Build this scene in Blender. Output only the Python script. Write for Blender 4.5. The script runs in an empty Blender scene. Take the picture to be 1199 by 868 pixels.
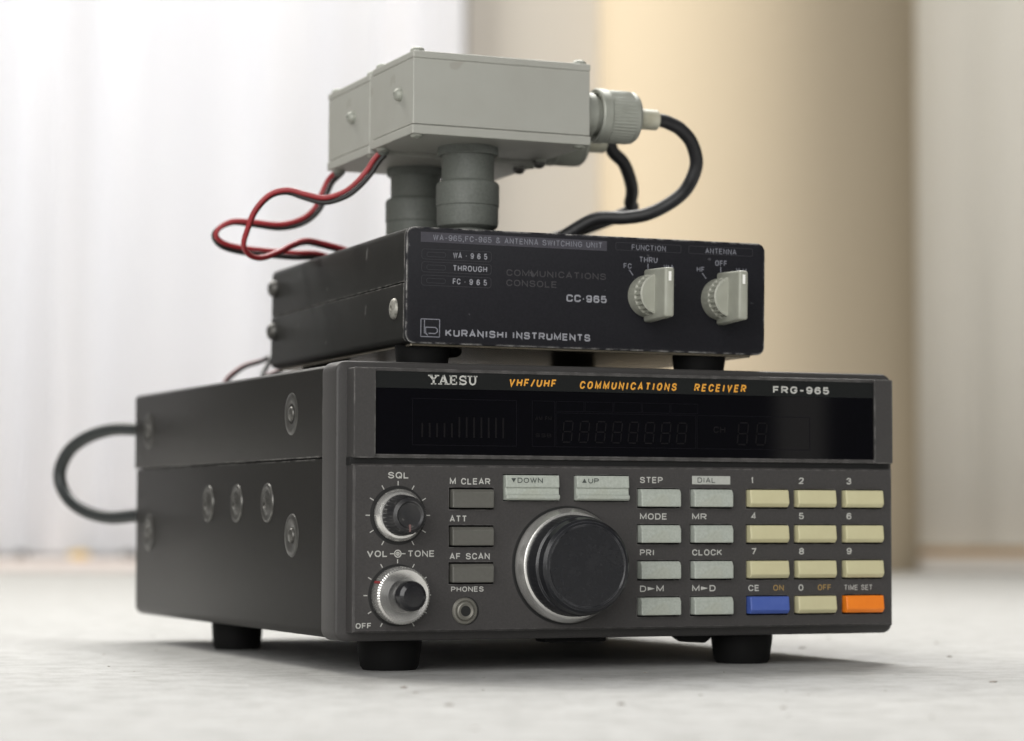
import bpy, bmesh, math, random
from mathutils import Vector, Matrix
random.seed(7)
MM = 0.001
sc = bpy.context.scene
COL = sc.collection

# ------------------------------------------------------------------ camera (all lengths in mm)
CF, CYAW, CPITCH, CROLL = 3167.5, 0.39351, 0.054424, 0.002238
CPOS = Vector((-251.097, -730.811, 44.882))
IW, IH = 1199.0, 868.0
_fw = Vector((math.sin(CYAW)*math.cos(CPITCH), math.cos(CYAW)*math.cos(CPITCH), math.sin(CPITCH)))
_r0 = Vector((math.cos(CYAW), -math.sin(CYAW), 0)); _u0 = _r0.cross(_fw)
_r = _r0*math.cos(CROLL) + _u0*math.sin(CROLL); _u = -_r0*math.sin(CROLL) + _u0*math.cos(CROLL)
cam_data = bpy.data.cameras.new('camera'); cam = bpy.data.objects.new('camera', cam_data); COL.objects.link(cam)
cam.matrix_world = Matrix(((_r.x, _u.x, -_fw.x, CPOS.x*MM), (_r.y, _u.y, -_fw.y, CPOS.y*MM), (_r.z, _u.z, -_fw.z, CPOS.z*MM), (0, 0, 0, 1)))
cam_data.sensor_width = 36; cam_data.lens = CF/IW*36
cam_data.clip_start = 0.01; cam_data.clip_end = 50
cam_data.dof.use_dof = True; cam_data.dof.focus_distance = 0.790; cam_data.dof.aperture_fstop = 11.5
sc.camera = cam
HX = Vector((math.sin(CYAW), math.cos(CYAW), 0))       # horizontal view direction, for laying out the room end
def room(u, v, z): return CPOS*1 + _r0*u + HX*v + Vector((0, 0, z - CPOS.z))
def at_y(px, py, y):                                   # where the sight line meets the upright plane y
    d = _fw + _r*((px-599.5)/CF) - _u*((py-434)/CF)
    return CPOS + d*((y-CPOS.y)/d.y)

# ------------------------------------------------------------------ world and lamps
world = bpy.data.worlds.new('World'); sc.world = world; world.use_nodes = True
world.node_tree.nodes['Background'].inputs[0].default_value = (1.0, 0.985, 0.96, 1)
world.node_tree.nodes['Background'].inputs[1].default_value = 0.13
def area(name, loc, target, sx, sy, power, color, spread=180):
    l = bpy.data.lights.new(name, 'AREA'); l.shape = 'RECTANGLE'; l.size = sx; l.size_y = sy; l.energy = power; l.color = color
    o = bpy.data.objects.new(name, l); COL.objects.link(o); o.location = loc*MM
    l.spread = math.radians(spread)
    o.rotation_euler = ((target-loc).to_track_quat('-Z', 'Y')).to_euler()
    return o
area('ceiling_lamp', Vector((520, 800, 1500)), Vector((60, 0, 0)), 0.8, 0.8, 5.8, (1.0, 0.985, 0.96), 75)
area('room_fill', Vector((-1250, -1750, 900)), Vector((90, 60, 90)), 2.6, 1.7, 52, (1.0, 0.99, 0.97))  # large unseen fill lamp, added to brighten front and left faces
area('curtain_window', room(-420, 2700, 500), room(-420, 1500, 500), 0.9, 1.3, 7.2, (0.99, 0.98, 0.99))
area('drape_backlight', room(640, 2720, 500), room(640, 1500, 500), 0.8, 1.3, 8, (1.0, 0.99, 0.96))  # lamp added behind the drape to brighten it from the back
area('streak_lamp', Vector((1110, -1760, 350)), Vector((150, 0, 60)), 0.05, 1.1, 0.10, (1.0, 0.95, 0.86))  # tall narrow lamp added for the upright streak in the display glass
area('side_window', room(-900, 1840, 1500), room(180, 2250, 250), 0.5, 0.9, 30, (1.0, 0.97, 0.9))
sc.view_settings.view_transform = 'Standard'; sc.view_settings.look = 'None'
sc.view_settings.exposure = 0.13; sc.view_settings.gamma = 1.0

# ------------------------------------------------------------------ materials
def mat(name, col, rough=0.5, metal=0.0, spec=0.5, noise=None, bump=None, wear=None, coat=0.0, specks=None, trans=None):
    """noise=(scale, amount, colour2); bump=(scale, strength, distance_mm); wear=(radius_mm, colour, amount, noise_scale)"""
    m = bpy.data.materials.new(name); m.use_nodes = True
    nt = m.node_tree; N = nt.nodes; L = nt.links; b = N['Principled BSDF']
    b.inputs['Roughness'].default_value = rough; b.inputs['Metallic'].default_value = metal
    b.inputs['Specular IOR Level'].default_value = spec; b.inputs['Coat Weight'].default_value = coat
    b.inputs['Coat Roughness'].default_value = 0.05
    tc = N.new('ShaderNodeTexCoord').outputs['Object']
    rgb = N.new('ShaderNodeRGB'); rgb.outputs[0].default_value = (*col, 1); cur = rgb.outputs[0]
    def ntex(scale, detail=4.0, rgh=0.6):
        n = N.new('ShaderNodeTexNoise'); n.inputs['Scale'].default_value = scale; n.inputs['Detail'].default_value = detail
        n.inputs['Roughness'].default_value = rgh; L.new(tc, n.inputs['Vector']); return n.outputs['Fac']
    def ramp(src, a, c):
        r = N.new('ShaderNodeMapRange'); r.clamp = True
        r.inputs['From Min'].default_value = a; r.inputs['From Max'].default_value = c; L.new(src, r.inputs['Value']); return r.outputs['Result']
    def mul(a, v):
        r = N.new('ShaderNodeMath'); r.operation = 'MULTIPLY'; L.new(a, r.inputs[0])
        if isinstance(v, float): r.inputs[1].default_value = v
        else: L.new(v, r.inputs[1])
        return r.outputs[0]
    def mix(fac, c2):
        nonlocal cur
        x = N.new('ShaderNodeMix'); x.data_type = 'RGBA'; L.new(fac, x.inputs['Factor']); L.new(cur, x.inputs['A']); x.inputs['B'].default_value = (*c2, 1); cur = x.outputs['Result']
    if noise:
        mix(mul(ramp(ntex(noise[0]), 0.35, 0.7), float(noise[1])), noise[2])
    if specks:
        for s in specks: mix(mul(ramp(ntex(s[0], 2.0 if len(s) < 5 else 5.0, 0.5 if len(s) < 5 else 0.7), s[1], s[1]+(0.03 if len(s) < 5 else s[4])), float(s[2])), s[3])
    if wear:
        bv = N.new('ShaderNodeBevel'); bv.samples = 6; bv.inputs['Radius'].default_value = wear[0]*MM
        g = N.new('ShaderNodeNewGeometry'); d = N.new('ShaderNodeVectorMath'); d.operation = 'DOT_PRODUCT'
        L.new(bv.outputs['Normal'], d.inputs[0]); L.new(g.outputs['Normal'], d.inputs[1])
        e = ramp(d.outputs['Value'], 0.992, 0.92)
        mix(mul(mul(e, ramp(ntex(wear[3]), 0.42, 0.62)), float(wear[2])), wear[1])
    L.new(cur, b.inputs['Base Color'])
    if bump:
        bp = N.new('ShaderNodeBump'); bp.inputs['Strength'].default_value = bump[1]; bp.inputs['Distance'].default_value = bump[2]*MM
        L.new(ntex(bump[0], 3.0), bp.inputs['Height']); L.new(bp.outputs['Normal'], b.inputs['Normal'])
    if trans:
        t = N.new('ShaderNodeBsdfTranslucent'); L.new(cur, t.inputs['Color'])
        x = N.new('ShaderNodeMixShader'); x.inputs[0].default_value = trans
        L.new(b.outputs[0], x.inputs[1]); L.new(t.outputs[0], x.inputs[2]); L.new(x.outputs[0], N['Material Output'].inputs['Surface'])
    return m
M = {}
M['cabinet'] = mat('cabinet_paint', (0.0165, 0.0155, 0.0142), 0.38, spec=0.17, noise=(1500, 0.5, (0.030, 0.029, 0.027)), bump=(2400, 0.5, 0.12), wear=(1.0, (0.38, 0.37, 0.35), 0.6, 200), specks=[(330, 0.755, 0.35, (0.16, 0.155, 0.145)), (55, 0.52, 0.2, (0.030, 0.029, 0.027), 0.25)])
M['bezel'] = mat('bezel_plastic', (0.042, 0.040, 0.039), 0.45, spec=0.4, noise=(1700, 0.5, (0.060, 0.057, 0.055)), bump=(2800, 0.5, 0.12), wear=(0.8, (0.3, 0.29, 0.28), 0.5, 300))
M['panel'] = mat('panel_paint', (0.040, 0.0375, 0.037), 0.5, spec=0.4, noise=(1700, 0.55, (0.060, 0.057, 0.055)), bump=(2800, 0.5, 0.12), wear=(0.5, (0.3, 0.29, 0.28), 0.35, 300), specks=[(420, 0.78, 0.3, (0.15, 0.15, 0.14))])
M['glass'] = mat('display_glass', (0.0012, 0.0012, 0.0022), 0.035, spec=0.22, noise=(30, 0.4, (0.002, 0.0018, 0.0035)))
M['strip'] = mat('window_strip', (0.008, 0.009, 0.009), 0.35, spec=0.3)
M['ghost'] = mat('unlit_segments', (0.0050, 0.0044, 0.0054), 0.3, spec=0.22)
M['ghost_line'] = mat('unlit_outline', (0.0030, 0.0026, 0.0050), 0.3, spec=0.22)
M['legend'] = mat('legend_print', (0.50, 0.50, 0.47), 0.6, noise=(900, 0.5, (0.36, 0.36, 0.34)))
M['amber'] = mat('amber_print', (0.72, 0.33, 0.035), 0.6)
M['dull_amber'] = mat('dull_amber_print', (0.34, 0.22, 0.07), 0.6)
M['dark_print'] = mat('dark_print', (0.05, 0.06, 0.055), 0.6)
M['key_grey'] = mat('grey_key', (0.42, 0.45, 0.405), 0.55, noise=(1400, 0.7, (0.30, 0.325, 0.285)), bump=(2500, 0.4, 0.1), specks=[(60, 0.58, 0.25, (0.34, 0.345, 0.27))])
M['key_cream'] = mat('cream_key', (0.56, 0.525, 0.325), 0.5, noise=(110, 0.5, (0.49, 0.45, 0.27)), bump=(2500, 0.2, 0.06), specks=[(150, 0.70, 0.4, (0.36, 0.32, 0.19))])
M['key_blue'] = mat('blue_key', (0.052, 0.098, 0.36), 0.5, noise=(300, 0.5, (0.08, 0.13, 0.40)))
M['key_orange'] = mat('orange_key', (0.85, 0.22, 0.012), 0.45, noise=(250, 0.4, (0.75, 0.17, 0.01)))
M['key_dark'] = mat('dark_key', (0.100, 0.098, 0.086), 0.5, noise=(1200, 0.5, (0.12, 0.118, 0.105)), wear=(0.5, (0.24, 0.24, 0.21), 0.5, 250), specks=[(300, 0.74, 0.3, (0.2, 0.2, 0.18))])
M['black'] = mat('recess_shade', (0.006, 0.006, 0.006), 0.6)  # near-black colour puts in the shade of gaps and recesses
M['rubber'] = mat('black_rubber', (0.005, 0.005, 0.005), 0.7, spec=0.2, noise=(150, 0.4, (0.009, 0.009, 0.009)), bump=(1500, 0.2, 0.1))
M['chrome'] = mat('satin_aluminium', (0.86, 0.85, 0.82), 0.26, metal=0.85, noise=(300, 0.5, (0.66, 0.65, 0.62)))
M['knob'] = mat('black_knob', (0.010, 0.0105, 0.013), 0.27, noise=(700, 0.5, (0.018, 0.019, 0.022)), wear=(0.35, (0.24, 0.24, 0.25), 0.6, 160), specks=[(260, 0.74, 0.3, (0.07, 0.07, 0.07)), (70, 0.55, 0.25, (0.04, 0.04, 0.042), 0.2)])
M['knob_dusty'] = mat('dusty_knob', (0.015, 0.015, 0.017), 0.4, noise=(260, 0.7, (0.036, 0.035, 0.034)), wear=(0.6, (0.16, 0.16, 0.16), 0.6, 250), specks=[(500, 0.66, 0.5, (0.15, 0.145, 0.14))])
M['knob_shiny'] = mat('shiny_knob', (0.010, 0.010, 0.012), 0.16, noise=(200, 0.3, (0.03, 0.03, 0.03)))
M['screw'] = mat('blackened_screw', (0.07, 0.068, 0.062), 0.36, metal=0.5, noise=(500, 0.7, (0.20, 0.195, 0.18)))
M['washer'] = mat('dish_washer_paint', (0.05, 0.049, 0.045), 0.36, metal=0.3, noise=(500, 0.6, (0.10, 0.096, 0.088)), wear=(0.9, (0.40, 0.39, 0.36), 0.6, 320))
M['console'] = mat('console_paint', (0.016, 0.016, 0.0145), 0.5, spec=0.15, noise=(60, 0.4, (0.028, 0.028, 0.026)), bump=(1500, 0.3, 0.12), wear=(0.8, (0.36, 0.35, 0.33), 0.75, 240),
    specks=[(150, 0.755, 0.45, (0.2, 0.2, 0.19))])
M['console_face'] = mat('console_face', (0.0095, 0.0095, 0.0125), 0.5, spec=0.2, noise=(1500, 0.5, (0.0165, 0.0165, 0.020)), bump=(1900, 0.35, 0.1), wear=(1.0, (0.5, 0.49, 0.47), 0.9, 300), specks=[(300, 0.75, 0.4, (0.12, 0.12, 0.13))])
M['bare_metal'] = mat('bare_metal', (0.56, 0.50, 0.39), 0.25, metal=1.0, noise=(60, 0.6, (0.36, 0.32, 0.25)))
M['jack'] = mat('socket_metal', (0.20, 0.195, 0.17), 0.42, metal=0.5, noise=(300, 0.6, (0.18, 0.17, 0.15)))
M['faded_red'] = mat('faded_red_mark', (0.16, 0.09, 0.085), 0.6)
M['plate'] = mat('label_plate_paint', (0.42, 0.43, 0.40), 0.6, noise=(700, 0.5, (0.34, 0.35, 0.32)))
M['nickel'] = mat('dull_screw', (0.42, 0.41, 0.37), 0.5, metal=0.5, noise=(900, 0.8, (0.14, 0.14, 0.12)))
M['console_print'] = mat('console_print', (0.20, 0.205, 0.235), 0.6, noise=(900, 0.8, (0.085, 0.085, 0.105)))
M['console_bright'] = mat('console_bright_print', (0.29, 0.295, 0.325), 0.6, noise=(800, 0.8, (0.13, 0.13, 0.15)))
M['console_faint'] = mat('console_faint_print', (0.038, 0.036, 0.040), 0.6, noise=(800, 0.8, (0.022, 0.021, 0.025)))
M['console_bar'] = mat('console_bar_print', (0.046, 0.044, 0.056), 0.6, noise=(500, 0.7, (0.03, 0.029, 0.038)))
M['console_line'] = mat('console_line_print', (0.021, 0.021, 0.026), 0.6)
M['knob_grey'] = mat('grey_knob', (0.33, 0.335, 0.285), 0.45, noise=(130, 0.6, (0.25, 0.255, 0.21)), wear=(0.5, (0.5, 0.5, 0.45), 0.4, 200))
M['white_paint'] = mat('white_paint', (0.8, 0.8, 0.76), 0.6)
M['alloy'] = mat('grey_alloy', (0.385, 0.388, 0.352), 0.52, metal=0.1, noise=(35, 0.55, (0.33, 0.324, 0.288)), bump=(1500, 0.35, 0.1), wear=(0.7, (0.55, 0.54, 0.5), 0.6, 200), specks=[(330, 0.76, 0.6, (0.09, 0.088, 0.08)), (90, 0.70, 0.35, (0.26, 0.24, 0.20))])
M['alloy_dark'] = mat('alloy_gap', (0.12, 0.12, 0.11), 0.7)
M['connector'] = mat('sprayed_connector', (0.128, 0.138, 0.123), 0.55, noise=(1200, 0.7, (0.085, 0.092, 0.080)), bump=(1500, 0.5, 0.3), specks=[(120, 0.5, 0.3, (0.185, 0.192, 0.175), 0.25)])
M['plug'] = mat('plug_alloy', (0.34, 0.35, 0.31), 0.5, metal=0.25, noise=(200, 0.6, (0.26, 0.27, 0.23)), wear=(0.4, (0.5, 0.49, 0.45), 0.5, 200))
M['sleeve'] = mat('plug_sleeve', (0.50, 0.50, 0.42), 0.5, noise=(150, 0.7, (0.36, 0.33, 0.22)))
M['cable'] = mat('black_cable', (0.012, 0.012, 0.013), 0.5, noise=(300, 0.6, (0.022, 0.022, 0.024)), bump=(1200, 0.2, 0.1), specks=[(300, 0.7, 0.3, (0.07, 0.07, 0.068))])
M['cable_green'] = mat('grey_green_cable', (0.022, 0.026, 0.026), 0.42)
M['red_wire'] = mat('red_wire', (0.34, 0.030, 0.036), 0.42, noise=(120, 0.6, (0.24, 0.018, 0.022)))
M['black_wire'] = mat('black_wire', (0.014, 0.012, 0.011), 0.45)
M['floor'] = mat('pale_stone_floor', (0.50, 0.50, 0.49), 0.65, spec=0.12, noise=(22, 0.7, (0.43, 0.43, 0.42)), bump=(300, 0.8, 0.8),
    specks=[(85, 0.44, 0.7, (0.345, 0.342, 0.33), 0.2), (40, 0.60, 0.35, (0.33, 0.325, 0.30), 0.1), (230, 0.58, 0.5, (0.30, 0.295, 0.28), 0.1), (60, 0.74, 0.5, (0.2, 0.195, 0.18))])
M['curtain'] = mat('sheer_curtain', (0.93, 0.93, 0.94), 0.9, spec=0.0, trans=0.72)
M['wall'] = mat('cream_wall', (0.53, 0.50, 0.455), 0.9, spec=0.1, noise=(4, 0.2, (0.50, 0.47, 0.425)))
M['tan'] = mat('tan_pillar', (0.60, 0.505, 0.37), 0.9, spec=0.1, noise=(3, 0.3, (0.57, 0.475, 0.34)))
M['panelling'] = mat('grey_drape', (0.82, 0.80, 0.755), 0.9, spec=0.0, trans=0.5)
M['skirting'] = mat('cream_skirting', (0.86, 0.80, 0.72), 0.7)
M['wood'] = mat('light_wood', (0.55, 0.36, 0.17), 0.6, noise=(40, 0.6, (0.42, 0.25, 0.11)))
M['sill'] = mat('pink_sill', (0.80, 0.70, 0.66), 0.7, noise=(9, 0.5, (0.78, 0.74, 0.72)))
M['grit'] = mat('grit', (0.22, 0.205, 0.18), 0.8, noise=(60, 0.8, (0.38, 0.33, 0.3)))
M['debris_dark'] = mat('dark_debris', (0.03, 0.028, 0.022), 0.8)
M['debris_ochre'] = mat('ochre_debris', (0.55, 0.36, 0.06), 0.8)

# ------------------------------------------------------------------ mesh helpers (mm)
def merge(bm, tmp, mx=None, mi=0):
    vm = {}
    for v in tmp.verts: vm[v] = bm.verts.new(mx @ v.co if mx else v.co)
    for f in tmp.faces:
        try: g = bm.faces.new([vm[v] for v in f.verts])
        except ValueError: continue
        g.smooth = f.smooth; g.material_index = mi or f.material_index
    tmp.free()
def bevel_sharp(bm, w, seg=2, ang=0.5):
    es = [e for e in bm.edges if len(e.link_faces) == 2 and e.calc_face_angle(0) > ang]
    if es and w > 0: bmesh.ops.bevel(bm, geom=es, offset=w, segments=seg, profile=0.5, affect='EDGES', clamp_overlap=True)
def box(bm, x0, x1, y0, y1, z0, z1, w=0.0, seg=2, mi=0):
    t = bmesh.new(); bmesh.ops.create_cube(t, size=1.0)
    for v in t.verts: v.co = Vector(((x0+x1)/2+v.co.x*(x1-x0), (y0+y1)/2+v.co.y*(y1-y0), (z0+z1)/2+v.co.z*(z1-z0)))
    bevel_sharp(t, w, seg); merge(bm, t, None, mi)
def rrect(x0, x1, z0, z1, r, n=6):
    p = []
    for cx, cz, a in ((x1-r, z1-r, 0), (x0+r, z1-r, 90), (x0+r, z0+r, 180), (x1-r, z0+r, 270)):
        for i in range(n+1):
            t = math.radians(a+90*i/n); p.append((cx+r*math.cos(t), cz+r*math.sin(t)))
    return p
def prism(bm, poly, d0, d1, plane='xz', w=0.0, seg=2, mi=0, ang=0.5):
    """poly in plane coordinates, extruded along the remaining axis from d0 to d1"""
    P = {'xz': lambda a, b, d: (a, d, b), 'yz': lambda a, b, d: (d, a, b), 'xy': lambda a, b, d: (a, b, d)}[plane]
    t = bmesh.new(); A = [t.verts.new(P(a, b, d0)) for a, b in poly]; B = [t.verts.new(P(a, b, d1)) for a, b in poly]
    n = len(poly); t.faces.new(A); t.faces.new(B[::-1])
    for i in range(n): t.faces.new((A[i], B[i], B[(i+1) % n], A[(i+1) % n]))
    bmesh.ops.recalc_face_normals(t, faces=t.faces); bevel_sharp(t, w, seg, ang); merge(bm, t, None, mi)
def lathe(bm, prof, origin, axis, n=48, knurl=None, mi=0, cap=True):
    """prof = [(radius, distance along axis)]; knurl=(count, depth, first, last profile index)"""
    ax = Vector(axis).normalized(); q = ax.to_track_quat('Z', 'Y').to_matrix()
    ox = Vector(origin); rings = []
    for i, (r, d) in enumerate(prof):
        if r < 1e-6: rings.append([bm.verts.new(ox+ax*d)]); continue
        ring = []
        for k in range(n):
            a = 2*math.pi*k/n; rr = r
            if knurl and knurl[2] <= i <= knurl[3]: rr = r - knurl[1]*(0.5-0.5*math.cos(a*knurl[0]))
            ring.append(bm.verts.new(ox + q @ Vector((rr*math.cos(a), rr*math.sin(a), d))))
        rings.append(ring)
    for a, b in zip(rings, rings[1:]):
        for k in range(n):
            if len(a) == 1 and len(b) == 1: break
            if len(a) == 1: f = bm.faces.new((a[0], b[(k+1) % n], b[k]))
            elif len(b) == 1: f = bm.faces.new((a[k], a[(k+1) % n], b[0]))
            else: f = bm.faces.new((a[k], a[(k+1) % n], b[(k+1) % n], b[k]))
            f.smooth = True; f.material_index = mi
    if cap:
        for rg in (rings[0], rings[-1]):
            if len(rg) > 2:
                f = bm.faces.new(rg); f.material_index = mi
def spline(pts, sub=8):
    P = [Vector(p) for p in pts]; P = [P[0]*2-P[1]] + P + [P[-1]*2-P[-2]]; out = []
    for i in range(1, len(P)-2):
        for k in range(sub):
            t = k/sub; a, b, c, d = P[i-1:i+3]
            out.append(0.5*((2*b)+(c-a)*t+(2*a-5*b+4*c-d)*t*t+(3*b-a-3*c+d)*t*t*t))
    out.append(P[-2]); return out
def tube(bm, path, r, n=14):
    up = None; rings = []
    for i, p in enumerate(path):
        t = (path[min(i+1, len(path)-1)]-path[max(i-1, 0)]).normalized()
        if up is None: up = t.orthogonal().normalized()
        up = (up - t*up.dot(t)).normalized(); s = t.cross(up)
        rings.append([bm.verts.new(p+(up*math.cos(2*math.pi*k/n)+s*math.sin(2*math.pi*k/n))*r) for k in range(n)])
    for a, b in zip(rings, rings[1:]):
        for k in range(n): bm.faces.new((a[k], a[(k+1) % n], b[(k+1) % n], b[k])).smooth = True
    bm.faces.new(rings[0][::-1]); bm.faces.new(rings[-1])
def obj(name, bm, mats, parent=None, smooth_angle=None, label=None):
    """one mesh object, origin at its own middle; mesh given in the parent's frame (mm)"""
    bmesh.ops.recalc_face_normals(bm, faces=bm.faces)
    lo = Vector((min(v.co[i] for v in bm.verts) for i in range(3))); hi = Vector((max(v.co[i] for v in bm.verts) for i in range(3)))
    c = (lo+hi)/2
    for v in bm.verts: v.co = (v.co-c)*MM
    me = bpy.data.meshes.new(name); bm.to_mesh(me); bm.free()
    for m in (mats if isinstance(mats, (list, tuple)) else [mats]): me.materials.append(m)
    o = bpy.data.objects.new(name, me); COL.objects.link(o)
    off = Vector(parent['_c']) if parent and '_c' in parent else Vector((0, 0, 0))
    o.location = (c-off)*MM; o['_c'] = tuple(c)
    if parent: o.parent = parent
    if smooth_angle: me.set_sharp_from_angle(angle=smooth_angle)
    if label: o['label'] = label
    return o
def tag(o, label=None, cat=None, group=None, kind=None):
    if label: o['label'] = label
    if cat: o['category'] = cat
    if group: o['group'] = group
    if kind: o['kind'] = kind
    return o
def thing(name, label, cat, matrix=None, base=(0, 0, 0), group=None):
    """an Empty; its parts' meshes are given in the frame `matrix`, and `base` is where in that frame the Empty stands"""
    e = bpy.data.objects.new(name, None); COL.objects.link(e); e.empty_display_size = 0.02
    mx = matrix or Matrix.Identity(4); b = Vector(base); w = mx @ b
    loc = Matrix.Translation(w*MM); e.matrix_world = loc @ mx.to_3x3().to_4x4(); e['_c'] = tuple(b)
    return tag(e, label, cat, group)
GL = {}
def _g(ch, w, *polys): GL[ch] = (w, polys)
_O = [(.5, 1), (0, 1, 1), (0, 0, 1), (1, 0, 1), (1, 1, 1), (.5, 1)]; _P = [(0, 0), (0, 1), (1, 1, 1), (1, .46, 1), (0, .46)]
_g('A', 1.05, [(0, 0), (.5, 1), (1, 0)], [(.2, .3), (.8, .3)]); _g('B', 1, [(0, .53), (0, 1), (.95, 1, 1), (.95, .53, 1), (0, .53)], [(0, .53), (0, 0), (1, 0, 1), (1, .53, 1), (.5, .53)])
_g('C', 1, [(1, .70), (1, 1, 1), (0, 1, 1), (0, 0, 1), (1, 0, 1), (1, .30)]); _g('D', 1, [(0, .5), (0, 1), (1, 1, 1), (1, 0, 1), (0, 0), (0, .5)])
_g('E', .88, [(1, 1), (0, 1), (0, 0), (1, 0)], [(0, .52), (.92, .52)]); _g('F', .85, [(1, 1), (0, 1), (0, 0)], [(0, .5), (.9, .5)])
_g('G', 1.05, [(1, .72), (1, 1, 1), (0, 1, 1), (0, 0, 1), (1, 0, 1), (1, .47), (.58, .47)]); _g('H', 1, [(0, 0), (0, 1)], [(1, 0), (1, 1)], [(0, .51), (1, .51)])
_g('I', .2, [(.5, 0), (.5, 1)]); _g('K', 1, [(0, 0), (0, 1)], [(.96, 1), (0, .36)], [(.36, .6), (1, 0)]); _g('L', .82, [(0, 1), (0, 0), (1, 0)])
_g('M', 1.2, [(0, 0), (0, 1), (.5, .12), (1, 1), (1, 0)]); _g('N', 1, [(0, 0), (0, 1), (1, 0), (1, 1)]); _g('O', 1.08, _O); _g('Q', 1.08, _O, [(.58, .32), (1, -.05)])
_g('P', .95, _P); _g('R', 1, _P, [(.5, .46), (1, 0)]); _g('S', .98, [(.96, .73), (.96, 1, 1), (.03, 1, 1), (.03, .52, 1), (1, .52, 1), (1, 0, 1), (0, 0, 1), (0, .28)])
_g('T', .95, [(0, 1), (1, 1)], [(.5, 1), (.5, 0)]); _g('U', 1, [(0, 1), (0, 0, 1), (1, 0, 1), (1, 1)]); _g('V', 1.05, [(0, 1), (.5, 0), (1, 1)]); _g('W', 1.4, [(0, 1), (.26, 0), (.5, .95), (.74, 0), (1, 1)])
_g('0', .85, _O); _g('1', .42, [(0, .76), (.75, 1), (.75, 0)]); _g('2', .88, [(0, .70), (0, 1, 1), (1, 1, 1), (1, .56, 1), (0, 0), (1, 0)])
_g('3', .88, [(0, .74), (0, 1, 1), (.96, 1, 1), (.96, .53, 1), (.4, .53)], [(.4, .53), (1, .53, 1), (1, 0, 1), (0, 0, 1), (0, .26)]); _g('4', .92, [(.74, 0), (.74, 1), (0, .25), (1, .25)])
_g('5', .88, [(.92, 1), (.1, 1), (.04, .55), (1, .63, 1), (1, 0, 1), (0, 0, 1), (0, .26)]); _g('6', .9, [(.95, .78), (.95, 1, 1), (0, 1, 1), (0, .3)], [(0, .3), (0, .6, 1), (1, .6, 1), (1, 0, 1), (0, 0, 1), (0, .3)])
_g('7', .88, [(0, 1), (1, 1), (.32, 0)]); _g('8', .9, [(.5, 1), (.04, 1, 1), (.04, .53, 1), (.96, .53, 1), (.96, 1, 1), (.5, 1)], [(.5, .53), (0, .53, 1), (0, 0, 1), (1, 0, 1), (1, .53, 1), (.5, .53)])
_g('9', .9, [(.05, .22), (.05, 0, 1), (1, 0, 1), (1, .7)], [(1, .7), (1, .4, 1), (0, .4, 1), (0, 1, 1), (1, 1, 1), (1, .7)]); _g('-', .6, [(0, .42), (1, .42)]); _g('/', .55, [(0, -.05), (1, 1.05)])
_g('&', 1.1, [(1, 0), (.15, .72), (.15, 1, 1), (.72, 1, 1), (.72, .68, 1), (0, .38, 1), (0, 0, 1), (.75, 0, 1), (1, .42)]); _g(',', .15, [(.6, .1), (.2, -.22)]); _g('·', .18, [(-.1, .45), (1.1, .45)]); _g(' ', .45)
def fillet(poly, r):
    out = []
    for i, p in enumerate(poly):
        if len(p) < 3: out.append(Vector((p[0], p[1]))); continue
        c = Vector(p[:2]); a = Vector(poly[i-1][:2]); b = Vector(poly[i+1][:2])
        fa = 0.5 if len(poly[i-1]) > 2 else 1.0; fb = 0.5 if len(poly[i+1]) > 2 else 1.0
        A = c+(a-c)*min(1, r/max((a-c).length, 1e-6))*1 if (a-c).length*fa > r else c+(a-c)*fa
        B = c+(b-c)*min(1, r/max((b-c).length, 1e-6))*1 if (b-c).length*fb > r else c+(b-c)*fb
        for k in range(7):
            t = k/6*math.pi/2; q = c + (A-c)*(1-math.sin(t)) + (B-c)*(1-math.cos(t))
            if not out or (q-out[-1]).length > 1e-4: out.append(q)
    return out
def ribbon(bm, P, w, y, mi=0, closed=False):
    n = len(P); L, R = [], []
    for i, p in enumerate(P):
        d0 = p-P[i-1] if i else (p-P[-2] if closed else P[1]-p); d1 = P[i+1]-p if i < n-1 else (P[1]-p if closed else p-P[i-1])
        n0 = Vector((-d0.y, d0.x)).normalized(); n1 = Vector((-d1.y, d1.x)).normalized(); m = n0+n1
        m = m.normalized() if m.length > 1e-6 else n0
        k = w/2/max(m.dot(n0), 0.42); L.append(p+m*k); R.append(p-m*k)
    fr = [(bm.verts.new((a.x, y, a.y)), bm.verts.new((b.x, y, b.y)), bm.verts.new((b.x, y+0.035, b.y)), bm.verts.new((a.x, y+0.035, a.y))) for a, b in zip(L, R)]
    for a, b in zip(fr, fr[1:]):
        for i in range(4): bm.faces.new((a[i], a[(i+1) % 4], b[(i+1) % 4], b[i])).material_index = mi
    if not closed: bm.faces.new(fr[0]).material_index = mi; bm.faces.new(fr[-1]).material_index = mi
def letters(bm, s, x0, x1, zc, h, y, mi=0, bold=0.012, shear=0.0, gap=0.30, rad=0.46):
    """raised print on a panel facing -y, drawn with strokes: fitted between x0 and x1, cap height h centred on zc"""
    w = h*(0.14+bold*2.7); tot = sum(GL[c][0] for c in s); u = (x1-x0-w*len(s))/(tot+gap*(len(s)-1)) if len(s) > 1 else (x1-x0-w)/max(tot, .5)
    x = x0; k = 0
    for ch in s:
        gw, polys = GL[ch]
        for p in polys:
            q = fillet(p, rad) if rad else [Vector(v[:2]) for v in p]; cl = (q[0]-q[-1]).length < 1e-5 and len(q) > 3
            pts = []
            for v in q:
                zz = zc-h/2+w/2+v.y*(h-w); pts.append(Vector((x+w/2+v.x*gw*u+(zz-zc)*shear, zz)))
            ribbon(bm, pts, w, y-0.006*(k % 3), mi, cl); k += 1
        x += gw*u + w + gap*u
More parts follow.
